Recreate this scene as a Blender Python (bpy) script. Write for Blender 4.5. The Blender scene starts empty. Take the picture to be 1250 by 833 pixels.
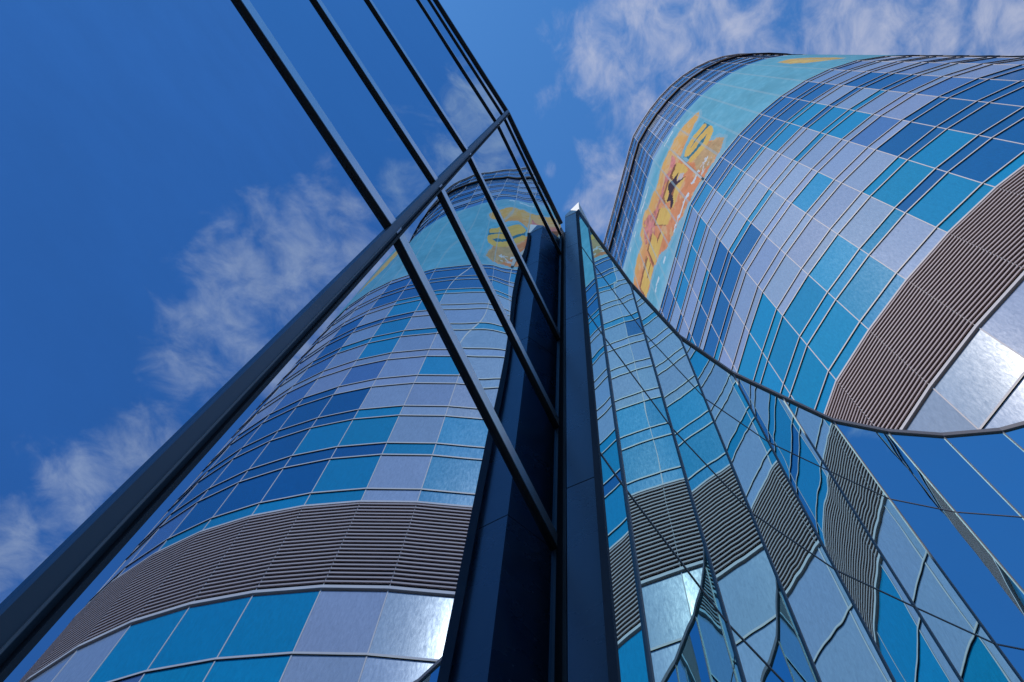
import bpy, bmesh, math, random
import numpy as np
from mathutils import Matrix, Vector

# ---------------------------------------------------------------- basics
S = 1.44                 # metres per survey unit
EYE = 1.6                # camera height
D = bpy.data
ART = {
  'island': [(2.04, 55.77), (1.88, 54.4), (1.44, 53.7), (0.84, 52.64), (0.39, 51.72), (-0.03, 51.0), (0.01, 48.39), (0.26, 47.35), (0.52, 46.98), (0.87, 47.15), (1.18, 46.69), (1.46, 45.66), (1.57, 44.34), (1.29, 43.37), (0.68, 42.56), (0.19, 42.5), (-0.01, 42.75), (-0.94, 42.49), (-1.86, 43.54), (-2.66, 44.49), (-3.39, 46.09), (-4.13, 47.19), (-5.26, 46.95), (-5.67, 47.42), (-6.2, 52.71), (-5.89, 52.93), (-5.45, 54.09), (-4.97, 54.44), (-4.16, 54.14), (-4.14, 56.01), (-3.13, 57.16), (-2.8, 56.08), (-2.06, 55.23), (-1.45, 54.49), (-0.19, 55.85), (0.48, 56.59), (1.26, 56.89), (1.86, 56.29)],
  'S': [(1.56, 50.91), (1.01, 50.97), (0.56, 50.71), (0.31, 50.06), (0.4, 49.59), (0.72, 49.32), (1.0, 49.39), (1.45, 49.22), (1.6, 49.1), (1.49, 48.15), (1.05, 47.22), (0.58, 47.43), (0.26, 47.88)],
  'shadowS': [(1.74, 51.64), (1.72, 48.88), (1.39, 47.56), (0.96, 47.09), (0.24, 47.31), (0.15, 49.95), (0.07, 50.3), (1.01, 50.97)],
  'L5': [(-0.2, 50.93), (-0.12, 49.95), (-0.33, 49.32), (-0.1, 48.87), (-0.12, 46.99), (-0.65, 47.91), (-0.77, 48.95), (-0.76, 50.41)],
  'L5b': [(-0.26, 51.07), (-0.11, 49.53), (-0.12, 46.89), (-0.83, 48.46), (-0.76, 50.21)],
  'L4a': [(-0.88, 50.45), (-0.86, 49.43), (-1.39, 49.44), (-1.61, 48.19), (-1.78, 49.24), (-1.68, 50.46)],
  'L4b': [(-0.31, 46.66), (-1.03, 46.28), (-1.66, 46.44), (-1.65, 46.93), (-1.2, 47.8), (-0.8, 47.79)],
  'fig': [(-1.13, 50.39), (-0.84, 49.51), (-0.42, 49.09), (-0.68, 48.67), (-0.77, 48.14), (-0.35, 46.64), (-0.82, 47.64), (-1.08, 48.13), (-1.31, 48.34), (-1.31, 47.67), (-1.47, 46.79), (-1.67, 46.83), (-1.69, 47.23), (-1.51, 48.01), (-1.67, 48.66), (-1.69, 49.18), (-1.35, 49.1), (-1.27, 50.13)],
  'L3': [(-2.15, 50.63), (-1.76, 47.2), (-1.85, 46.42), (-2.3, 46.55), (-2.91, 50.92), (-2.42, 50.76)],
  'L2': [(-3.28, 51.05), (-3.2, 49.11), (-3.29, 48.39), (-2.72, 47.94), (-2.67, 46.89), (-4.0, 47.09), (-3.98, 50.8)],
  'E': [(-4.16, 50.55), (-4.21, 49.26), (-4.2, 48.73), (-4.15, 47.29), (-5.26, 46.96), (-5.45, 49.78), (-5.14, 49.97), (-4.68, 50.25)],
  'Eg1': [(-4.27, 50.32), (-4.7, 50.14)],
  'Eg2': [(-4.23, 48.63), (-4.73, 48.48)],
  'pink': [(-0.39, 52.41), (-0.36, 51.12), (-0.91, 50.73), (-1.59, 51.18), (-2.14, 51.2), (-2.83, 51.05), (-3.45, 49.56), (-4.11, 52.99), (-3.53, 56.12), (-3.04, 54.53), (-2.52, 52.57), (-1.62, 52.15), (-1.03, 52.26)],
  'pinkb': [(-0.14, 54.09), (-0.19, 51.62), (-0.59, 50.95), (-1.09, 51.71), (-1.16, 52.46), (-0.71, 52.13)],
  'tan': [(1.44, 45.93), (1.6, 44.49), (1.34, 43.44), (0.47, 42.65), (0.01, 44.61), (0.28, 46.85), (0.8, 46.91)],
  'foamL': [(1.24, 59.42), (1.03, 59.48), (0.63, 59.2), (0.05, 58.85), (-0.43, 58.33), (-0.85, 57.89), (-1.38, 57.83), (-1.73, 58.0), (-2.01, 58.33), (-2.33, 58.3), (-3.06, 58.63), (-3.66, 58.97), (-4.32, 58.75), (-4.82, 58.74), (-5.39, 58.61)],
  'foamR': [(0.68, 44.62), (0.08, 44.34), (0.46, 43.68), (0.05, 44.38), (-0.43, 44.01), (-0.76, 43.74), (-1.18, 43.83), (-1.54, 43.8), (-1.95, 44.08), (-2.19, 44.12), (-2.66, 44.56), (-3.2, 44.72), (-3.77, 44.76), (-4.25, 44.86), (-4.58, 44.58)],
  'blob': [(5.92, 54.44), (6.38, 53.98), (6.78, 51.59), (6.92, 47.6), (6.86, 45.53), (6.37, 45.71), (6.11, 48.15), (5.83, 50.98)],
  'rail': [(0.0, 51.53), (-0.01, 42.22)],
  'write': [(0.08, 44.34), (0.3, 44.57), (0.61, 44.89), (0.07, 43.32), (0.77, 43.71)],
}
CLOUDS = [(0.052, -0.003, 0.999, 0.0466), (0.073, 0.054, 0.996, 0.04), (0.047, 0.086, 0.995, 0.0266), (0.038, 0.127, 0.991, 0.0233), (0.103, -0.015, 0.995, 0.0533), (0.133, -0.031, 0.991, 0.0466), (0.213, -0.015, 0.977, 0.0466), (0.264, -0.021, 0.964, 0.0533), (0.32, -0.015, 0.947, 0.04), (-0.012, 0.036, 0.999, 0.0187), (-0.013, 0.09, 0.996, 0.01), (0.214, -0.111, 0.971, 0.0433), (0.251, -0.143, 0.957, 0.0466), (0.304, -0.163, 0.939, 0.04), (0.334, -0.172, 0.927, 0.0266), (0.44, -0.203, 0.874, 0.0333), (0.4, -0.173, 0.9, 0.0266), (0.498, -0.221, 0.839, 0.04), (0.15, -0.068, 0.986, 0.0266), (0.07, -0.039, 0.997, 0.0266), (0.099, 0.003, 0.995, 0.03), (0.128, -0.007, 0.992, 0.0233), (0.335, -0.01, 0.942, 0.0266)]
scene = bpy.context.scene
col = scene.collection
rng = random.Random(11)

def P(x, y, z):          # survey units (camera = origin) -> metres
    return (x * S, y * S, z * S + EYE)

GZ = -EYE / S            # ground in survey units

class MB:
    """collects faces; build() links ONE mesh object"""
    def __init__(s):
        s.v = []; s.f = []; s.c = []
    def face(s, pts, c=None):
        i = len(s.v); s.v += [P(*p) for p in pts]
        s.f.append(tuple(range(i, i + len(pts)))); s.c.append(c)
    def prism(s, ring, z0, z1, c=None, cap=True):
        """ring: plan polygon (any winding), extruded z0..z1"""
        a = sum(ring[i][0] * ring[(i + 1) % len(ring)][1] - ring[(i + 1) % len(ring)][0] * ring[i][1] for i in range(len(ring)))
        if a < 0: ring = ring[::-1]
        z0f = z0 if callable(z0) else (lambda p: z0)
        z1f = z1 if callable(z1) else (lambda p: z1)
        n = len(ring)
        for i in range(n):
            p, q = ring[i], ring[(i + 1) % n]
            s.face([(p[0], p[1], z0f(p)), (q[0], q[1], z0f(q)), (q[0], q[1], z1f(q)), (p[0], p[1], z1f(p))], c)
        if cap:
            s.face([(p[0], p[1], z1f(p)) for p in ring], c)
            s.face([(p[0], p[1], z0f(p)) for p in ring[::-1]], c)
    def bar(s, a, b, z0, z1, n, d0, d1, c=None):
        """box along plan segment a-b, from offset d0 to d1 along normal n; z0,z1 numbers or pairs (at a, at b)"""
        za = z0 if isinstance(z0, tuple) else (z0, z0)
        zb = z1 if isinstance(z1, tuple) else (z1, z1)
        A0 = (a[0] + n[0] * d0, a[1] + n[1] * d0); A1 = (a[0] + n[0] * d1, a[1] + n[1] * d1)
        B0 = (b[0] + n[0] * d0, b[1] + n[1] * d0); B1 = (b[0] + n[0] * d1, b[1] + n[1] * d1)
        lo = [(*A0, za[0]), (*B0, za[1]), (*B1, za[1]), (*A1, za[0])]
        hi = [(*A0, zb[0]), (*B0, zb[1]), (*B1, zb[1]), (*A1, zb[0])]
        s.hexa(lo, hi, c)
    def hexa(s, lo, hi, c=None):
        for i in range(4):
            j = (i + 1) % 4
            s.face([lo[i], lo[j], hi[j], hi[i]], c)
        s.face(hi, c); s.face(lo[::-1], c)
    def build(s, name, mat, parent=None, smooth=False, origin=None):
        me = D.meshes.new(name)
        o = Vector(origin) if origin else Vector((0, 0, 0))
        me.from_pydata([tuple(Vector(v) - o) for v in s.v], [], s.f)
        if any(c is not None for c in s.c):
            at = me.color_attributes.new('tone', 'FLOAT_COLOR', 'CORNER')
            k = 0
            for f, c in zip(s.f, s.c):
                for _ in f:
                    at.data[k].color = (*(c or (0.2, 0.2, 0.2)), 1); k += 1
        bm = bmesh.new(); bm.from_mesh(me)
        bmesh.ops.recalc_face_normals(bm, faces=bm.faces)
        bm.to_mesh(me); bm.free()
        me.materials.append(mat)
        if smooth:
            for p in me.polygons: p.use_smooth = True
        ob = D.objects.new(name, me); col.objects.link(ob)
        ob.location = o
        if parent:
            ob.parent = parent
            q = parent; base = Vector((0, 0, 0))
            while q: base = base + q.location; q = q.parent
            ob.location = o - base
        return ob

def thing(name, label, cat, loc, group=None):
    o = D.objects.new(name, None); col.objects.link(o)
    o.location = loc; o['label'] = label; o['category'] = cat
    o.empty_display_size = 0.5
    if group: o['group'] = group
    return o

def unit(v):
    l = math.hypot(*v); return (v[0] / l, v[1] / l)
def lerp(a, b, t): return tuple(x + (y - x) * t for x, y in zip(a, b))

# ---------------------------------------------------------------- materials
def new_mat(name):
    m = D.materials.new(name); m.use_nodes = True
    nt = m.node_tree; nt.nodes.clear()
    out = nt.nodes.new('ShaderNodeOutputMaterial')
    return m, nt, out

def N(nt, t, **kw):
    n = nt.nodes.new(t)
    for k, v in kw.items():
        if k in n.inputs: n.inputs[k].default_value = v
        else: setattr(n, k, v)
    return n

def mat_plain(name, base, rough=0.5, metal=0.0, spec=0.5, var=0.15, scale=3.0, rough_var=0.06, stretch=(1, 1, 1)):
    m, nt, out = new_mat(name); L = nt.links.new
    b = N(nt, 'ShaderNodeBsdfPrincipled', Metallic=metal)
    b.inputs['Specular IOR Level'].default_value = spec
    tc = N(nt, 'ShaderNodeTexCoord'); mp = N(nt, 'ShaderNodeMapping'); mp.inputs['Scale'].default_value = stretch
    L(tc.outputs['Object'], mp.inputs['Vector'])
    nz = N(nt, 'ShaderNodeTexNoise', Scale=scale, Detail=5.0, Roughness=0.6); L(mp.outputs[0], nz.inputs['Vector'])
    r = N(nt, 'ShaderNodeMapRange'); r.inputs[3].default_value = 1 - var; r.inputs[4].default_value = 1 + var
    L(nz.outputs['Fac'], r.inputs[0])
    mx = N(nt, 'ShaderNodeVectorMath', operation='SCALE'); mx.inputs[0].default_value = base[:3]
    L(r.outputs[0], mx.inputs['Scale']); L(mx.outputs[0], b.inputs['Base Color'])
    r2 = N(nt, 'ShaderNodeMapRange'); r2.inputs[3].default_value = max(0.02, rough - rough_var); r2.inputs[4].default_value = rough + rough_var
    L(nz.outputs['Fac'], r2.inputs[0]); L(r2.outputs[0], b.inputs['Roughness'])
    L(b.outputs[0], out.inputs[0])
    return m

def mat_mirror(name, tint, waves, rough=0.0, dust=0.03):
    """coated glass: tinted mirror with rolled-glass waviness; waves = list of (scale xyz, height m)"""
    m, nt, out = new_mat(name); L = nt.links.new
    g = N(nt, 'ShaderNodeBsdfGlossy', Roughness=rough); g.inputs['Color'].default_value = (*tint, 1)
    tc = N(nt, 'ShaderNodeTexCoord')
    prev = None
    for sc, h in waves:
        mp = N(nt, 'ShaderNodeMapping'); mp.inputs['Scale'].default_value = sc
        L(tc.outputs['Object'], mp.inputs['Vector'])
        nz = N(nt, 'ShaderNodeTexNoise', Scale=1.0, Detail=0.0, Roughness=0.4); L(mp.outputs[0], nz.inputs['Vector'])
        bp = N(nt, 'ShaderNodeBump', Strength=1.0, Distance=h)
        L(nz.outputs['Fac'], bp.inputs['Height'])
        if prev: L(prev.outputs[0], bp.inputs['Normal'])
        prev = bp
    if prev: L(prev.outputs[0], g.inputs['Normal'])
    d = N(nt, 'ShaderNodeBsdfDiffuse'); d.inputs['Color'].default_value = (0.10, 0.13, 0.17, 1)
    n2 = N(nt, 'ShaderNodeTexNoise', Scale=1.7, Detail=6.0, Roughness=0.65); L(tc.outputs['Object'], n2.inputs['Vector'])
    r = N(nt, 'ShaderNodeMapRange'); r.inputs[1].default_value = 0.35; r.inputs[2].default_value = 0.75
    r.inputs[3].default_value = 0.0; r.inputs[4].default_value = dust
    L(n2.outputs['Fac'], r.inputs[0])
    mx = N(nt, 'ShaderNodeMixShader'); L(r.outputs[0], mx.inputs[0]); L(g.outputs[0], mx.inputs[1]); L(d.outputs[0], mx.inputs[2])
    L(mx.outputs[0], out.inputs[0])
    return m

def mat_pane():
    """printed / coloured spandrel glass of the tower; colour per pane from the 'tone' attribute"""
    m, nt, out = new_mat('tower_coloured_glass'); L = nt.links.new
    b = N(nt, 'ShaderNodeBsdfPrincipled')
    at = N(nt, 'ShaderNodeAttribute', attribute_name='tone')
    tc = N(nt, 'ShaderNodeTexCoord')
    mp = N(nt, 'ShaderNodeMapping'); mp.inputs['Scale'].default_value = (14, 14, 2.2); mp.inputs['Rotation'].default_value = (0.35, 0.35, 0.2)
    L(tc.outputs['Object'], mp.inputs['Vector'])
    nz = N(nt, 'ShaderNodeTexNoise', Scale=1.6, Detail=8.0, Roughness=0.72, Distortion=0.6); L(mp.outputs[0], nz.inputs['Vector'])
    n2 = N(nt, 'ShaderNodeTexNoise', Scale=0.9, Detail=3.0); L(tc.outputs['Object'], n2.inputs['Vector'])
    r = N(nt, 'ShaderNodeMapRange'); r.inputs[1].default_value = 0.3; r.inputs[2].default_value = 0.75
    r.inputs[3].default_value = 0.86; r.inputs[4].default_value = 1.18
    L(nz.outputs['Fac'], r.inputs[0])
    sc = N(nt, 'ShaderNodeVectorMath', operation='SCALE'); L(at.outputs['Color'], sc.inputs[0]); L(r.outputs[0], sc.inputs['Scale'])
    L(sc.outputs[0], b.inputs['Base Color'])
    r2 = N(nt, 'ShaderNodeMapRange'); r2.inputs[1].default_value = 0.3; r2.inputs[2].default_value = 0.7
    r2.inputs[3].default_value = PANE_ROUGH[0]; r2.inputs[4].default_value = PANE_ROUGH[1]
    L(nz.outputs['Fac'], r2.inputs[0]); L(r2.outputs[0], b.inputs['Roughness'])
    b.inputs['Specular IOR Level'].default_value = PANE_SPEC
    b.inputs['Coat Weight'].default_value = 0.3; b.inputs['Coat Roughness'].default_value = 0.03
    bp = N(nt, 'ShaderNodeBump', Strength=1.0, Distance=0.00012); L(nz.outputs['Fac'], bp.inputs['Height']); L(bp.outputs[0], b.inputs['Normal'])
    L(b.outputs[0], out.inputs[0])
    return m

def mat_print():
    m, nt, out = new_mat('printed_film'); L = nt.links.new
    b = N(nt, 'ShaderNodeBsdfDiffuse', Roughness=0.4)
    at = N(nt, 'ShaderNodeAttribute', attribute_name='tone')
    tc = N(nt, 'ShaderNodeTexCoord')
    nz = N(nt, 'ShaderNodeTexNoise', Scale=1.3, Detail=9.0, Roughness=0.75); L(tc.outputs['Object'], nz.inputs['Vector'])
    r = N(nt, 'ShaderNodeMapRange'); r.inputs[1].default_value = 0.3; r.inputs[2].default_value = 0.7
    r.inputs[3].default_value = 0.93; r.inputs[4].default_value = 1.08
    L(nz.outputs['Fac'], r.inputs[0])
    sc = N(nt, 'ShaderNodeVectorMath', operation='SCALE'); L(at.outputs['Color'], sc.inputs[0]); L(r.outputs[0], sc.inputs['Scale'])
    L(sc.outputs[0], b.inputs['Color'])
    L(b.outputs[0], out.inputs[0])
    return m

def mat_paving():
    m, nt, out = new_mat('plaza_paving'); L = nt.links.new
    b = N(nt, 'ShaderNodeBsdfPrincipled', Roughness=0.8)
    tc = N(nt, 'ShaderNodeTexCoord')
    br = N(nt, 'ShaderNodeTexBrick', Scale=1.0); L(tc.outputs['Object'], br.inputs['Vector'])
    br.inputs['Color1'].default_value = (0.09, 0.086, 0.082, 1); br.inputs['Color2'].default_value = (0.12, 0.115, 0.11, 1)
    br.inputs['Mortar'].default_value = (0.05, 0.05, 0.047, 1); br.inputs['Mortar Size'].default_value = 0.008
    nz = N(nt, 'ShaderNodeTexNoise', Scale=0.6, Detail=6.0); L(tc.outputs['Object'], nz.inputs['Vector'])
    mx = N(nt, 'ShaderNodeMix', data_type='RGBA', blend_type='MULTIPLY'); mx.inputs[0].default_value = 0.35
    L(br.outputs['Color'], mx.inputs[6]); L(nz.outputs['Color'], mx.inputs[7]); L(mx.outputs[2], b.inputs['Base Color'])
    L(b.outputs[0], out.inputs[0])
    return m

# ---- tuning block
PANE_ROUGH = (0.09, 0.13); PANE_SPEC = 0.15
TONE = dict(L=(0.33, 0.365, 0.45), C=(0.001, 0.24, 0.40), D=(0.001, 0.085, 0.23), B=(0.09, 0.16, 0.32))
SKY_TINT = (0.40, 0.93, 1.38, 1)
EXPOSURE = 0.05; SKY = 0.115; SUN = 4.3
SUN_DIR = Vector((-0.393, -0.284, 0.875)).normalized()

M_pane = mat_pane()
M_print = mat_print()
M_trim = mat_plain('anodised_trim', (0.62, 0.54, 0.52), 0.85, 0.0, 0.05, 0.12)
M_louvre = mat_plain('louvre_blade', (0.42, 0.32, 0.31), 0.8, 0.0, 0.1, 0.12)
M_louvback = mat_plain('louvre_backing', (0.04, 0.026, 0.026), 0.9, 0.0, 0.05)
M_core = mat_plain('tower_core', (0.03, 0.05, 0.08), 0.6)
M_bar = mat_plain('bar_aluminium', (0.92, 0.84, 0.80), 0.30, 0.9, 0.5, 0.10, 2.0)
M_fin = mat_plain('dark_cover_cap', (0.044, 0.036, 0.035), 0.4, 0.1, 0.5, 0.15, 2.0)
M_strip = mat_plain('mullion_strip', (0.045, 0.045, 0.055), 0.75, 0.0, 0.1)
M_dark = mat_plain('dark_parts_and_shade', (0.012, 0.013, 0.016), 0.55, 0.0, 0.4)  # near-black parts, and the strips that paint underside shade
M_post = mat_plain('blue_grey_cladding', (0.036, 0.044, 0.064), 0.28, 0.0, 0.32, 0.12, 1.4, 0.05)
M_rail = mat_plain('grey_rail', (0.26, 0.26, 0.26), 0.8, 0.0, 0.1)
M_cap = mat_plain('pale_coping', (0.55, 0.55, 0.53), 0.5)
M_frame = mat_plain('curved_wall_frame', (0.14, 0.12, 0.125), 0.6, 0.0, 0.5, 0.1)
M_wallLow = mat_mirror('mirror_glass_low', (0.50, 0.63, 0.78), [((0.9, 0.9, 0.25), 0.0014), ((3.2, 3.2, 0.8), 0.00010)], dust=0.10)
M_wallL = mat_mirror('mirror_glass_flat', (0.44, 0.62, 0.76), [((0.9, 0.9, 0.22), 0.032), ((3.0, 3.0, 0.5), 0.0009)])
M_wallR = mat_mirror('mirror_glass_curved', (0.42, 0.70, 0.80), [((1.1, 1.1, 0.30), 0.0062), ((4.5, 4.5, 0.9), 0.0004)])
M_body = mat_plain('render_wall', (0.3, 0.29, 0.28), 0.8)
M_roof = mat_plain('roof_membrane', (0.16, 0.16, 0.16), 0.85)
M_pave = mat_paving()

# ---------------------------------------------------------------- ground
g = MB(); R_ = 2200
g.face([(-R_, -R_, GZ), (R_, -R_, GZ), (R_, R_, GZ), (-R_, R_, GZ)])
go = g.build('ground', M_pave); go['kind'] = 'structure'

# ---------------------------------------------------------------- the tower
KP = {-9: (2.50, 12.2), -8: (2.73, 11.3), -7: (2.96, 10.41), -6: (3.19, 9.51), -5: (3.415, 8.61), -4: (3.64, 7.72), -3: (3.86, 6.82), -2: (4.08, 5.92),
      -1: (4.33, 5.02), 0: (4.78, 4.2), 1: (5.3, 3.405), 2: (5.87, 2.675), 3: (6.53, 1.98), 4: (7.22, 1.4), 5: (7.96, .91), 6: (8.75, .53),
      7: (9.62, .25), 8: (10.53, .11), 9: (11.45, .08), 10: (12.37, .12), 11: (13.28, .28), 12: (14.17, .55)}
KS = sorted(KP)
BACK = [(17.2, 2.4), (20.0, 6.5), (20.6, 11.5), (18.6, 16.0), (14.6, 18.8), (9.6, 19.4), (5.2, 18.4), (2.6, 15.8)]
LV0, LV1, ROOF = 15.53, 18.82, 76.96
NF = 23
rows = [('n0', 18.86, 19.46)]
for k in range(NF):
    b0 = 19.46 + 2.5 * k
    rows += [('t%d' % k, b0, b0 + 1.8), ('n%d' % (k + 1), b0 + 1.8, b0 + 2.5)]
low = [('b%d' % k, 15.45 - 1.82 * (k + 1), 15.45 - 1.82 * k) for k in range(9)]
MZ0, MZ1 = 41.96, 59.96          # printed film
RINGZ = 70.9

COLR = {  # column -> colours of rows t0,t1.. and n0,n1.. as seen
 0: ('C C L L L L L C D', 'C C L L L C L C D D'),
 1: ('L L L C L L L D D', 'L C L L L L L C D D'),
 2: ('C C L L L L C D D', 'C D C L L C L C D D'),
 3: ('D C D B C C C D D', 'C D D L L C D C D D'),
 4: ('D D D L L L L D D', 'C D D D L C D L D L'),
 5: ('D D D B B D D L L', 'C D D D L D D L L L'),
 6: ('B D D L L B L L B', 'B D D D L L L L L L'),
 7: ('L D D L B L L L L', 'L B D L L L B L L L'),
 8: ('D L B L L D L L L', 'D L L L D L L L L L'),
 -1: ('C C L L D L L L C', 'C C L L L C L L L D'),
 -2: ('C C C L D D L C L', 'C C C L L D L L L C'),
 -3: ('C C C L D D L C L', 'C C C L D L C L L C'),
 -4: ('C L L L D D L C L', 'C L L L C L L L C L'),
}
LOWC = {-1: 'LLC', 0: 'LLL', 1: 'LLC', 2: 'CCL', 3: 'CCB', 4: 'CBC', 5: 'LCL', 6: 'LLC', 7: 'CLB', -2: 'LCC', -3: 'CLC'}

def tone(j, nm):
    kind, k = nm[0], int(nm[1:])
    c = None
    if kind == 'b':
        s_ = LOWC.get(j)
        if s_ and k < len(s_): c = s_[k]
        elif j in LOWC: c = rng.choice('LCCCDB')
    elif j in COLR:
        lst = COLR[j][0 if kind == 't' else 1].split()
        if k < len(lst): c = lst[k]
    if c is None:
        c = rng.choice('DDDBLLCB') if (kind != 'b') else rng.choice('LCCDB')
        z = 19.46 + 2.5 * k
        if z > 59: c = rng.choice('DDDBDBL')
    b = TONE[c]; v = rng.uniform(0.9, 1.1)
    return tuple(x * v * rng.uniform(0.96, 1.04) for x in b)

tower = thing('office_tower', 'tall curved tower of lavender and blue glass panes with louvre band and beach mural', 'tower', (9.5 * S, 9 * S, 0))

def cnorm(j):           # outward normal of column j (towards the camera side)
    a, b = KP[j], KP[j + 1]
    t = unit((b[0] - a[0], b[1] - a[1]))
    n = (t[1], -t[0])
    m_ = ((a[0] + b[0]) / 2 - 11, (a[1] + b[1]) / 2 - 9)
    if n[0] * m_[0] + n[1] * m_[1] < 0: n = (-n[0], -n[1])
    return n
CN = {j: cnorm(j) for j in KS[:-1]}
def off(j, d):          # corner j pushed out by d (mean normal)
    ns = [CN[i] for i in (j - 1, j) if i in CN]
    n = unit((sum(q[0] for q in ns), sum(q[1] for q in ns)))
    return (KP[j][0] + n[0] * d, KP[j][1] + n[1] * d)

def size_in_photo(j, z0, z1):
    """rough picture area, only used to pick which panes become parts of their own"""
    a, b = KP[j], KP[j + 1]
    x, y, z = (a[0] + b[0]) / 2, (a[1] + b[1]) / 2, (z0 + z1) / 2
    w = abs((a[0] * b[1] - a[1] * b[0]))
    if z < 13.2 or j < -3 or j > 6: return 0
    u = 689 + 1501 * x / z; v = 65 + 1501 * y / z
    if u > 1330 or v > 640: return 0
    return w * (z1 - z0) / z ** 3

cand = []
for j in KS[:-1]:
    for nm, z0, z1 in rows + low:
        if MZ0 - 0.1 < (z0 + z1) / 2 < MZ1 + 0.1: continue
        cand.append((size_in_photo(j, z0, z1), j, nm, z0, z1))
cand.sort(key=lambda t: -t[0])
glz = MB()
for i, (sz_, j, nm, z0, z1) in enumerate(cand):
    a, b = KP[j], KP[j + 1]
    fc = [(*a, z0), (*b, z0), (*b, z1), (*a, z1)]
    c = tone(j, nm)
    if i < 100 and sz_ > 0:
        m = MB(); m.face(fc, c); m.build('window_pane', M_pane, tower)
    else:
        glz.face(fc, c)
go = glz.build('glazing', M_pane, tower); go['kind'] = 'stuff'

# dark core wall just behind the panes, back walls and roof
c_ = MB()
ring = [off(j, -0.06) for j in KS] + BACK
c_.prism(ring, GZ, ROOF - 0.3)
c_.build('core_wall', M_core, tower)
c_ = MB()
full = [KP[j] for j in (KS[-1],)] + BACK + [KP[KS[0]]]
for a, b in zip(full[:-1], full[1:]):
    n = max(1, int(math.dist(a, b) / 0.95))
    t = unit((b[0] - a[0], b[1] - a[1])); nn = (t[1], -t[0])
    for q in range(n):
        p0, p1 = lerp(a, b, q / n), lerp(a, b, (q + 1) / n)
        for nm, z0, z1 in rows + low:
            if z1 < GZ: continue
            k = rng.choice('LLCDDB'); c_.face([(*p0, max(z0, GZ)), (*p1, max(z0, GZ)), (*p1, z1 - 0.03), (*p0, z1 - 0.03)], TONE[k])
c_.build('rear_glazing', M_pane, tower)['kind'] = 'stuff'
c_ = MB()
for j in KS[:-1]:
    c_.hexa([(*off(j, -0.25), ROOF - 0.02), (*off(j + 1, -0.25), ROOF - 0.02), (*off(j + 1, 0.07), ROOF - 0.02), (*off(j, 0.07), ROOF - 0.02)],
            [(*off(j, -0.25), ROOF + 0.16), (*off(j + 1, -0.25), ROOF + 0.16), (*off(j + 1, 0.07), ROOF + 0.16), (*off(j, 0.07), ROOF + 0.16)])
c_.build('roof_coping', M_trim, tower)
c_ = MB(); c_.prism([off(j, -0.3) for j in KS] + [lerp(p, (10, 9), 0.02) for p in BACK], ROOF - 0.25, ROOF - 0.15); c_.build('roof', M_roof, tower)

def ring_bar(mb, z0, z1, d0, d1, j0=KS[0], j1=KS[-1]):
    for j in range(j0, j1):
        mb.hexa([(*off(j, d0), z0), (*off(j + 1, d0), z0), (*off(j + 1, d1), z0), (*off(j, d1), z0)],
                [(*off(j, d0), z1), (*off(j + 1, d0), z1), (*off(j + 1, d1), z1), (*off(j, d1), z1)])

def rail(z):
    m = MB(); ring_bar(m, z - 0.004, z + 0.044, -0.02, 0.017); o = m.build('transom_rail', M_trim, tower)
    m = MB(); ring_bar(m, z - 0.020, z - 0.006, -0.02, 0.018); m.build('dark_strip', M_dark, o)  # shaded underside of the rail, put in as a near-black strip
# horizontal rails: one at each row boundary
zs = sorted({round(z, 3) for nm, a, b in rows for z in (a, b)})
for z in zs[1:-1]:
    if MZ0 + 0.1 < z < MZ1 - 0.1: continue
    rail(z)
for nm, a, b in low[:5]:
    rail(a)
m = MB(); ring_bar(m, RINGZ, RINGZ + 0.55, -0.02, 0.10); m.build('dark_ring', M_louvback, tower)  # dark brown ring below the roof
m = MB(); ring_bar(m, LV1 - 0.02, LV1 + 0.05, -0.02, 0.03); m.build('louvre_head', M_trim, tower)
m = MB(); ring_bar(m, LV0 - 0.04, LV0 + 0.05, -0.02, 0.035); m.build('louvre_sill', M_trim, tower)
# vertical joints
for j in KS[1:-1]:
    p = KP[j]; na = CN.get(j - 1, CN.get(j)); nb = CN.get(j, na)
    ta = unit((KP[j - 1][0] - p[0], KP[j - 1][1] - p[1])); tb = unit((KP[j + 1][0] - p[0], KP[j + 1][1] - p[1]))
    w, d = 0.008, 0.007; o = off(j, d)
    rg = [(p[0] + ta[0] * w, p[1] + ta[1] * w), (p[0] + ta[0] * w + na[0] * d, p[1] + ta[1] * w + na[1] * d), o,
          (p[0] + tb[0] * w + nb[0] * d, p[1] + tb[1] * w + nb[1] * d), (p[0] + tb[0] * w, p[1] + tb[1] * w), off(j, -0.02)]
    for z0, z1 in ((LV1 + 0.03, MZ0 + 0.03), (MZ1, ROOF - 0.02), (LV0 + 0.05, LV1), (GZ, LV0 - 0.05)):
        m = MB(); m.prism(rg if z0 != LV0 + 0.05 else [lerp(q, p, 0.45) for q in rg[:2]] + [o] + [lerp(q, p, 0.45) for q in rg[3:5]] + rg[5:], z0, z1); m.build('vertical_joint', M_trim, tower)
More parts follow.
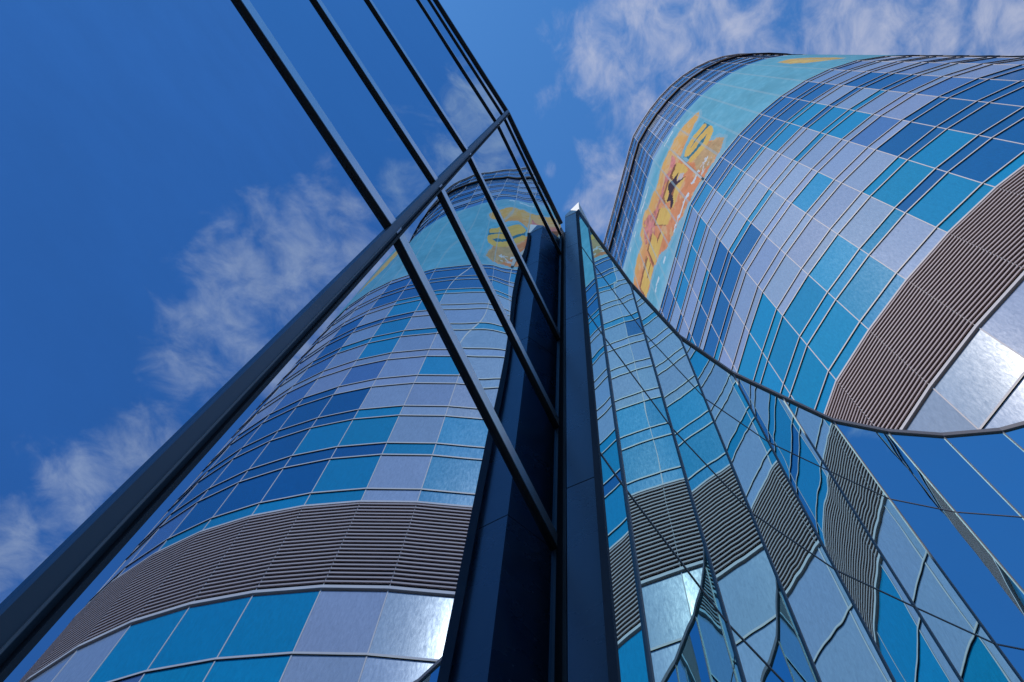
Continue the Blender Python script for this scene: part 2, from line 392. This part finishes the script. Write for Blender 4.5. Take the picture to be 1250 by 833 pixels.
# louvre panels with blades
NB = 22
for j in range(-6, 11):
    a, b = KP[j], KP[j + 1]; n = CN[j]
    t = unit((b[0] - a[0], b[1] - a[1])); g_ = 0.0015
    a2 = (a[0] + t[0] * g_, a[1] + t[1] * g_); b2 = (b[0] - t[0] * g_, b[1] - t[1] * g_)
    back = MB(); back.bar(a, b, LV0, LV1, n, -0.02, -0.008)
    pan = back.build('louvre_panel', M_louvback, tower)
    bl = MB()
    pitch = (LV1 - LV0 - 0.14) / NB
    for k in range(NB):
        z = LV0 + 0.13 + pitch * (k + 0.35)
        q = lambda p, d, zz: (p[0] + n[0] * d, p[1] + n[1] * d, zz)
        # slanting blade: high at the back, nose down at the front
        lo = [q(a2, -0.004, z + 0.012), q(b2, -0.004, z + 0.012), q(b2, 0.022, z), q(a2, 0.022, z)]
        hi = [q(a2, -0.004, z + 0.054), q(b2, -0.004, z + 0.054), q(b2, 0.022, z + 0.050), q(a2, 0.022, z + 0.050)]
        bl.hexa(lo, hi)
    bl.build('blades', M_louvre, pan)

# ---- printed film on the upper floors: artwork laid out in (arc length, height)
cum = {}
acc = 0.0
for j in range(0, KS[-1]):
    cum[j] = acc; acc += math.dist(KP[j], KP[j + 1])
cum[KS[-1]] = acc
acc = 0.0
for j in range(-1, KS[0] - 1, -1):
    acc -= math.dist(KP[j], KP[j + 1]); cum[j] = acc
def inside(poly, X, Y):
    r = np.zeros(X.shape, bool); n = len(poly)
    for i in range(n):
        x0, y0 = poly[i]; x1, y1 = poly[(i + 1) % n]
        if y0 == y1: continue
        c = ((y0 > Y) != (y1 > Y)) & (X < (x1 - x0) * (Y - y0) / (y1 - y0) + x0)
        r ^= c
    return r
def near(line, X, Y, w, ky=4.0):
    best = np.full(X.shape, 1e9)
    for (x0, y0), (x1, y1) in zip(line[:-1], line[1:]):
        dx, dy = x1 - x0, (y1 - y0) / ky; l = dx * dx + dy * dy + 1e-9
        t = np.clip(((X - x0) * dx + (Y - y0) / ky * dy) / l, 0, 1)
        best = np.minimum(best, np.hypot(X - x0 - t * dx, (Y - y0) / ky - t * dy))
    return best < w
def vnoise(X, Y, seed):
    r = np.random.RandomState(seed); T = r.rand(64, 64)
    xi = np.floor(X).astype(int); yi = np.floor(Y).astype(int); fx = X - xi; fy = Y - yi
    fx = fx * fx * (3 - 2 * fx); fy = fy * fy * (3 - 2 * fy)
    g = lambda i, j: T[i % 64, j % 64]
    return (g(xi, yi) * (1 - fx) + g(xi + 1, yi) * fx) * (1 - fy) + (g(xi, yi + 1) * (1 - fx) + g(xi + 1, yi + 1) * fx) * fy
def fbm(X, Y, seed): return 0.5 * vnoise(X, Y, seed) + 0.3 * vnoise(2.1 * X, 2.1 * Y, seed + 1) + 0.2 * vnoise(4.3 * X, 4.3 * Y, seed + 2)

def art(Sx, Z):
    """base colours of the print at (s, z)"""
    n1 = fbm(Sx * 1.2, Z * 0.35, 3)[..., None]; n2 = fbm(Sx * 5, Z * 1.2, 7)[..., None]
    C = np.array([0.20, 0.50, 0.61]) * (0.88 + 0.3 * n1) + np.array([0.25, 0.28, 0.26]) * np.clip(n2 - 0.45, 0, 1) * 0.6
    pale = np.clip(np.maximum((43.6 - Z) / 1.8, (Z - 57.0) / 3.0), 0, 1)[..., None] * np.clip((3.2 - Sx) / 4, 0.12, 1)[..., None]
    C = C * (1 - pale * 0.75) + np.array([0.48, 0.64, 0.74]) * pale * 0.75
    def put(mask, c, mix=1.0, var=0.0):
        c = np.array(c)[None, :] * (1 + var * (n2[mask] - 0.5) * 2)
        C[mask] = C[mask] * (1 - mix) + c * mix
    wob = (fbm(Sx * 2.3, Z * 0.6, 21) - 0.5)
    X2, Z2 = Sx + 0.10 * wob, Z + 1.0 * wob
    put(near(ART['island'] + ART['island'][:1], X2, Z2, 0.16), (0.42, 0.60, 0.66), 0.55)
    isl = inside(ART['island'], X2, Z2); put(isl, (0.94, 0.35, 0.17), 1, 0.22)
    up = np.clip((Z - 50.0) / 4.5, 0, 1); m_ = isl & (up > 0.02)
    C[m_] = C[m_] * (1 - up[m_][:, None]) + np.array([0.97, 0.52, 0.18]) * up[m_][:, None]
    m_ = isl & (fbm(Sx * 3 + 9, Z * 0.8, 31) > 0.62); put(m_, (0.93, 0.60, 0.32), 0.6)
    put(inside(ART['tan'], X2, Z2), (0.68, 0.46, 0.24), 0.8, 0.3)
    pk = (inside(ART['pink'], X2, Z2) | inside(ART['pinkb'], X2, Z2)) & (fbm(Sx * 6, Z * 1.6, 41) > 0.36); put(pk, (0.80, 0.26, 0.26), 0.85, 0.5)
    put(inside(ART['shadowS'], Sx, Z), (0.06, 0.22, 0.30), 0.9)
    for k in ('L5', 'L5b', 'L4a', 'L4b', 'L3', 'L2', 'E'):
        put(inside(ART[k], Sx + 0.12, Z - 0.55), (0.30, 0.13, 0.08), 0.75)       # printed drop shadow of the lettering
    yel = (0.97, 0.58, 0.17)
    for k in ('L5', 'L5b', 'L4a', 'L4b', 'L3', 'L2', 'E'): put(inside(ART[k], Sx, Z), yel, 1, 0.12)
    put(near(ART['S'], Sx, Z, 0.155), yel, 1, 0.12)
    put(near(ART['Eg1'], Sx, Z, 0.04) | near(ART['Eg2'], Sx, Z, 0.04), (0.42, 0.20, 0.08), 1)
    put(inside([(-0.75, 48.2), (-0.45, 48.6), (-0.30, 47.4), (-0.55, 47.3)], Sx, Z), (0.75, 0.60, 0.55), 1)
    put(inside(ART['fig'], Sx, Z), (0.10, 0.065, 0.085), 1)
    put(inside(ART['blob'], X2, Z2), (0.92, 0.58, 0.22), 1, 0.2)
    put(near(ART['blob'] + ART['blob'][:1], X2, Z2, 0.07) & ~inside(ART['blob'], X2, Z2), (0.45, 0.58, 0.60), 0.7)
    for ln, sd in (('foamL', 5), ('foamR', 6)):
        put(near(ART[ln], X2, Z2, 0.05) & (vnoise(Sx * 3.6, Z * 0.2, sd) > 0.45), (0.82, 0.85, 0.86), 0.95)
    put(near(ART['write'], Sx, Z, 0.03) & (vnoise(Sx * 8, Z * 2, 9) > 0.35), (0.82, 0.75, 0.7), 0.9)
    jn = np.zeros(Sx.shape, bool)
    for c_ in cum.values(): jn |= np.abs(Sx - c_) < 0.03
    put(jn, (0.45, 0.60, 0.64), 0.45)
    return np.clip(C, 0.01, 0.97)

film = D.meshes.new('printed_mural')
ds, dz = 0.045, 0.15
V = []; F = []; CC = []
zz = np.linspace(MZ0 + 0.03, MZ1, int((MZ1 - MZ0) / dz))
for j in KS[:-1]:
    a, b = off(j, 0.006), off(j + 1, 0.006); L_ = cum[j + 1] - cum[j]; ns = int(L_ / ds)
    tt = np.linspace(0, 1, ns + 1)
    base = len(V)
    for t in tt:
        x, y = lerp(a, b, t)
        V += [P(x, y, z) for z in zz]
    nz_ = len(zz)
    Sx, Z = np.meshgrid(cum[j] + (tt[:-1] + tt[1:]) / 2 * L_, (zz[:-1] + zz[1:]) / 2, indexing='ij')
    C = art(Sx, Z)
    for i in range(ns):
        for k in range(nz_ - 1):
            q = base + i * nz_ + k
            F.append((q, q + nz_, q + nz_ + 1, q + 1)); CC.append(C[i, k])
film.from_pydata([tuple(Vector(v) - Vector(tower.location)) for v in V], [], F)
at = film.color_attributes.new('tone', 'FLOAT_COLOR', 'CORNER')
arr = np.repeat(np.concatenate([np.array(CC), np.ones((len(CC), 1))], 1), 4, axis=0).astype(np.float32)
at.data.foreach_set('color', arr.ravel())
film.materials.append(M_print)
fo = D.objects.new('printed_mural', film); col.objects.link(fo); fo.parent = tower
fo['label'] = 'printed beach mural with yellow letters and a dark leaping figure on an orange sandbank in turquoise water'
for z in zs:
    if MZ0 + 0.1 < z < MZ1 - 0.1 and int(round((z - 19.46) / 0.1)) % 25 == 0:
        pass
m = MB(); p = KP[0]; n = unit((CN[-1][0] + CN[0][0], CN[-1][1] + CN[0][1])); t = (-n[1], n[0])
rg = [(p[0] + n[0] * d + t[0] * w, p[1] + n[1] * d + t[1] * w) for d, w in ((0.0, -0.04), (0.09, -0.04), (0.09, 0.04), (0.0, 0.04))]
m.prism(rg, 42.3, 51.5); m.build('guide_rail', M_rail, tower)

# ---------------------------------------------------------------- left mirrored wall (faceted)
MU = (-0.731, 0.760)                       # corner mullion
a1 = math.radians(90 - 26.13); t1 = (math.cos(a1), math.sin(a1)); n1 = (t1[1], -t1[0])   # normal towards the camera
a0 = math.radians(57.0); t0 = (math.cos(a0), math.sin(a0)); n0 = (t0[1], -t0[0])
am = math.radians(49.0); tm = (math.cos(am), math.sin(am)); nm_ = (tm[1], -tm[0])
END = (MU[0] + t1[0] * 1.60, MU[1] + t1[1] * 1.60)
LFT = (MU[0] - t0[0] * 2.6, MU[1] - t0[1] * 2.6)
LF2 = (LFT[0] - tm[0] * 2.6, LFT[1] - tm[1] * 2.6)
LEV = [0.35, 5.24, 7.1, 9.42, 13.65, 15.15]
TOPL = 16.15
wall = thing('glass_facade', 'flat mirror glass facade with dark bars and a wide dark mullion, reflecting the tower', 'facade', (MU[0] * S, MU[1] * S, 0))
bounds = [GZ + 0.05] + LEV + [TOPL]
for (A, B, n) in ((MU, END, n1), (LFT, MU, n0), (LF2, LFT, nm_)):
    for z0, z1 in zip(bounds[:-1], bounds[1:]):
        m = MB(); m.face([(*A, z0), (*B, z0), (*B, z1), (*A, z1)]); m.build('glass_pane', M_wallL if z1 > 5.5 else M_wallLow, wall)
    for z in LEV:
        m = MB(); m.bar(A, B, z + 0.002, z + (0.16 if z < 12 else 0.09), n, -0.03, 0.016); tb_ = m.build('transom_bar', M_bar, wall)
        m = MB(); m.bar(A, B, z - 0.016, z + 0.0015, n, -0.03, 0.018); m.build('dark_strip', M_dark, tb_)  # underside shade of the bar, built as a black strip
    m = MB(); m.bar(A, B, TOPL - 0.02, TOPL + 0.10, n, -0.25, 0.028); m.build('coping', M_dark, wall)
def vert_fin(c, nA, tA, nB, tB, ztop, parent):
    """cover cap on a faceted corner: two flanges and a groove between"""
    mb = MB()
    q = lambda t, w, n, d: (c[0] + t[0] * w + n[0] * d, c[1] + t[1] * w + n[1] * d)
    ta = (-tA[0], -tA[1])
    mb.prism([q(ta, 0.037, nA, -0.02), q(ta, 0.037, nA, 0.030), q(ta, 0.002, nA, 0.034), q(ta, 0.002, nA, -0.02)], GZ, ztop)
    mb.build('corner_mullion', M_fin, parent)
    mb = MB(); mb.prism([q(ta, 0.002, nA, -0.02), q(ta, 0.002, nA, 0.016), q(tB, 0.010, nB, 0.016), q(tB, 0.010, nB, -0.02)], GZ, ztop)
    mb.build('dark_strip', M_dark, parent)
    mb = MB(); mb.prism([q(tB, 0.010, nB, -0.02), q(tB, 0.010, nB, 0.034), q(tB, 0.022, nB, 0.030), q(tB, 0.022, nB, -0.02)], GZ, ztop)
    mb.build('cover_strip', M_strip, parent)
    mb = MB(); mb.prism([q(ta, 0.008, nA, 0.028), q(ta, 0.008, nA, 0.038), q(ta, 0.004, nA, 0.038), q(ta, 0.004, nA, 0.028)], GZ, ztop - 0.02)
    mb.build('edge_highlight', M_frame, parent)  # highlight line along the mullion, built as a thin paler piece
vert_fin(MU, n0, t0, n1, t1, TOPL + 0.02, wall)
vert_fin(LFT, nm_, tm, n0, t0, TOPL + 0.02, wall)
# end jamb towards the post
J1 = (MU[0] + t1[0] * 1.76, MU[1] + t1[1] * 1.76)
m = MB(); m.bar(END, J1, GZ, TOPL - 0.35, n1, -0.04, 0.012); m.build('end_jamb', M_dark, wall)
m = MB(); m.bar(lerp(END, J1, 0.42), lerp(END, J1, 0.60), GZ, TOPL - 0.4, n1, 0.0, 0.03); m.build('jamb_strip', M_fin, wall)
# solid body behind the glass
m = MB(); ins = lambda p, n, d: (p[0] - n[0] * d, p[1] - n[1] * d)
m.prism([ins(LF2, nm_, 0.05), ins(LFT, n0, 0.06), ins(MU, n1, 0.05), ins(J1, n1, 0.05), (-0.35, 2.75), (-9.0, 8.0), (-14.0, -2.0)], GZ, TOPL - 0.05)
m.build('building_body', M_body, wall)

# ---------------------------------------------------------------- post between the two walls
C2, C1 = (0.030, 1.965), (0.200, 1.888)
post = thing('cladding_post', 'slim dark blue clad post with pale cap standing between the two mirror facades', 'post', (0.1 * S, 2.0 * S, 0))
PT = 15.2
ringp = [C2, C1, (0.34, 2.16), (0.17, 2.36), (0.035, 2.34)]
cuts = [GZ, 1.7, 5.4, 9.1, 12.6, PT - 0.12]
for z0, z1 in zip(cuts[:-1], cuts[1:]):
    m = MB(); m.prism(ringp, z0 + 0.006, z1 - 0.006); m.build('cladding_panel', M_post, post)
m = MB(); cxp = (0.155, 2.14); m.prism([lerp(p, cxp, 0.05) for p in ringp], GZ, PT - 0.13); m.build('core', M_dark, post)
m = MB()
capz = lambda p: PT + 0.03 + min(0.75, max(0.0, 4.2 * (p[0] - 0.03)))
m.prism([lerp(p, cxp, -0.02) for p in ringp], PT - 0.12, capz); m.build('cap', M_cap, post)

# ---------------------------------------------------------------- curved mirrored wall on the right
QM = [(0.0120, 0.125), (0.021, 0.138), (0.056, 0.185), (0.098, 0.230), (0.143, 0.261), (0.185, 0.281), (0.228, 0.301), (0.274, 0.310), (0.320, 0.313), (0.368, 0.308), (0.4085, 0.2955)]
HM = [14.9, 14.35, 13.8, 13.15, 12.9, 12.7, 12.6, 12.5, 12.45, 12.4, 12.3]
CW = [(q[0] * h, q[1] * h) for q, h in zip(QM, HM)]
FR = [0.0, 0.17, 0.38, 0.60, 0.815, 1.0]
cw = thing('curved_glass_facade', 'low concave facade of narrow wavy mirror panes below the tower, beside the post', 'facade', (CW[5][0] * S, CW[5][1] * S, 0))
NW = []
for a, b in zip(CW[:-1], CW[1:]):
    t = unit((b[0] - a[0], b[1] - a[1])); NW.append((t[1], -t[0]))
for i in range(len(CW) - 1):
    a, b, n = CW[i], CW[i + 1], NW[i]
    za = [GZ + (HM[i] - GZ) * 0 + (HM[i] * f if f > 0 else GZ + 0.02) for f in FR]
    za = [GZ + 0.02] + [HM[i] * f for f in FR[1:]]
    zb = [GZ + 0.02] + [HM[i + 1] * f for f in FR[1:]]
    for k in range(len(FR) - 1):
        m = MB(); m.face([(*a, za[k]), (*b, zb[k]), (*b, zb[k + 1]), (*a, za[k + 1])])
        m.build('glass_pane', M_wallR, cw)
        if k:
            m = MB(); m.bar(a, b, (za[k] - 0.007, zb[k] - 0.007), (za[k] + 0.008, zb[k] + 0.008), n, -0.02, 0.004); m.build('transom', M_frame, cw)
    m = MB(); m.bar(a, b, (za[-1] - 0.03, zb[-1] - 0.03), (za[-1] + 0.07, zb[-1] + 0.07), n, -0.14 if i else -0.03, 0.018); m.build('coping', M_frame, cw)
    m = MB(); m.bar(a if i else lerp(a, b, 0.9), b, (GZ, GZ), (za[-1] - 0.04, zb[-1] - 0.04), n, -0.12, -0.03); m.build('backing_wall', M_body, cw)
for i in range(len(CW)):
    p = CW[i]; ns = [NW[k] for k in (i - 1, i) if 0 <= k < len(NW)]
    n = unit((sum(q[0] for q in ns), sum(q[1] for q in ns))); t = (-n[1], n[0])
    if i == 0:
        w0, w1, d = -0.006, 0.006, 0.010
    else:
        w0, w1, d = -0.006, 0.006, 0.009
    rg = [(p[0] + t[0] * w + n[0] * e, p[1] + t[1] * w + n[1] * e) for w, e in ((w0, -0.03), (w1, -0.03), (w1, d), (w0, d))]
    m = MB(); m.prism(rg, GZ, HM[i] - 0.03 if i else HM[i] + 0.02); m.build('end_frame' if i == 0 else 'mullion', M_strip if i == 0 else M_frame, cw)

# ---------------------------------------------------------------- sky, sun, camera
w = D.worlds.new('World'); scene.world = w; w.use_nodes = True
nt = w.node_tree; nt.nodes.clear(); L = nt.links.new
out = N(nt, 'ShaderNodeOutputWorld'); bg = N(nt, 'ShaderNodeBackground'); bg.inputs['Strength'].default_value = SKY
sky = N(nt, 'ShaderNodeTexSky', sky_type='NISHITA', sun_disc=False)
elev = math.asin(SUN_DIR.z); az = math.atan2(SUN_DIR.x, SUN_DIR.y)
sky.sun_elevation = elev; sky.sun_rotation = az
sky.air_density = 1.0; sky.dust_density = 0.3; sky.ozone_density = 2.5; sky.altitude = 0
tc = N(nt, 'ShaderNodeTexCoord')
# clouds: fractal noise on the sky direction, gathered into banks
mp = N(nt, 'ShaderNodeMapping'); mp.inputs['Scale'].default_value = (1.0, 0.72, 1); mp.inputs['Rotation'].default_value = (0.1, 0.1, 0.9)
L(tc.outputs['Generated'], mp.inputs['Vector'])
nz = N(nt, 'ShaderNodeTexNoise', Scale=36.0, Detail=10.0, Roughness=0.60, Distortion=0.35); L(mp.outputs[0], nz.inputs['Vector'])
nf = N(nt, 'ShaderNodeTexNoise', Scale=7.0, Detail=4.0, Roughness=0.6); L(mp.outputs[0], nf.inputs['Vector'])
prev = None
for (cx, cy, cz, r) in CLOUDS:
    d = N(nt, 'ShaderNodeVectorMath', operation='DISTANCE'); L(tc.outputs['Generated'], d.inputs[0]); d.inputs[1].default_value = Vector((cx, cy, cz)).normalized()
    q = N(nt, 'ShaderNodeMapRange', interpolation_type='SMOOTHSTEP'); L(d.outputs['Value'], q.inputs[0])
    q.inputs[1].default_value = r * 0.25; q.inputs[2].default_value = r * (2.4 if r > 0.02 else 1.6); q.inputs[3].default_value = 1 if r > 0.02 else 0.62; q.inputs[4].default_value = 0
    if prev is None: prev = q
    else:
        mxx = N(nt, 'ShaderNodeMath', operation='MAXIMUM'); L(prev.outputs[0], mxx.inputs[0]); L(q.outputs[0], mxx.inputs[1]); prev = mxx
# a few banks elsewhere in the sky so the rest of the dome is not bare
far = N(nt, 'ShaderNodeMapRange'); L(nf.outputs['Fac'], far.inputs[0]); far.inputs[1].default_value = 0.62; far.inputs[2].default_value = 0.8; far.inputs[3].default_value = 0; far.inputs[4].default_value = 0.5
mxx = N(nt, 'ShaderNodeMath', operation='MAXIMUM'); L(prev.outputs[0], mxx.inputs[0]); L(far.outputs[0], mxx.inputs[1])
sm = N(nt, 'ShaderNodeMath', operation='MULTIPLY_ADD'); L(mxx.outputs[0], sm.inputs[0]); sm.inputs[1].default_value = 0.46; L(nz.outputs['Fac'], sm.inputs[2])
cv = N(nt, 'ShaderNodeMapRange', interpolation_type='SMOOTHSTEP'); L(sm.outputs[0], cv.inputs[0])
cv.inputs[1].default_value = 0.69; cv.inputs[2].default_value = 1.24; cv.inputs[3].default_value = 0; cv.inputs[4].default_value = 0.72
mix = N(nt, 'ShaderNodeMix', data_type='RGBA'); L(cv.outputs[0], mix.inputs[0])
pol = N(nt, 'ShaderNodeMix', data_type='RGBA', blend_type='MULTIPLY'); pol.inputs[0].default_value = 1.0; pol.inputs[7].default_value = SKY_TINT
L(sky.outputs[0], pol.inputs[6]); L(pol.outputs[2], mix.inputs[6])
mix.inputs[7].default_value = (5.2, 5.3, 6.2, 1)
L(mix.outputs[2], bg.inputs['Color']); L(bg.outputs[0], out.inputs[0])

sl = D.lights.new('sun', 'SUN'); sl.energy = SUN; sl.angle = math.radians(0.53); sl.color = (1.0, 0.95, 0.88)
so = D.objects.new('sun', sl); col.objects.link(so)
so.rotation_euler = SUN_DIR.to_track_quat('Z', 'Y').to_euler()
so.location = (0, 0, 60)

cam = D.cameras.new('camera'); co = D.objects.new('camera', cam); col.objects.link(co)
cam.sensor_width = 36; cam.lens = 1501.1 / 1250 * 36; cam.clip_end = 6000; cam.clip_start = 0.02
Rm = Matrix(((0.99913791, -0.00947039, 0.04041966), (0.0, -0.9736322, -0.2281235), (0.0415143, 0.22792683, -0.97279285)))
co.matrix_world = Matrix.Translation((0, 0, EYE)) @ Rm.to_4x4()
scene.camera = co

scene.render.engine = 'CYCLES'
scene.cycles.max_bounces = 10; scene.cycles.glossy_bounces = 8; scene.cycles.diffuse_bounces = 3
vs = scene.view_settings
vs.view_transform = 'Standard'; vs.look = 'None'; vs.gamma = 1.0; vs.use_curve_mapping = False; vs.exposure = EXPOSURE
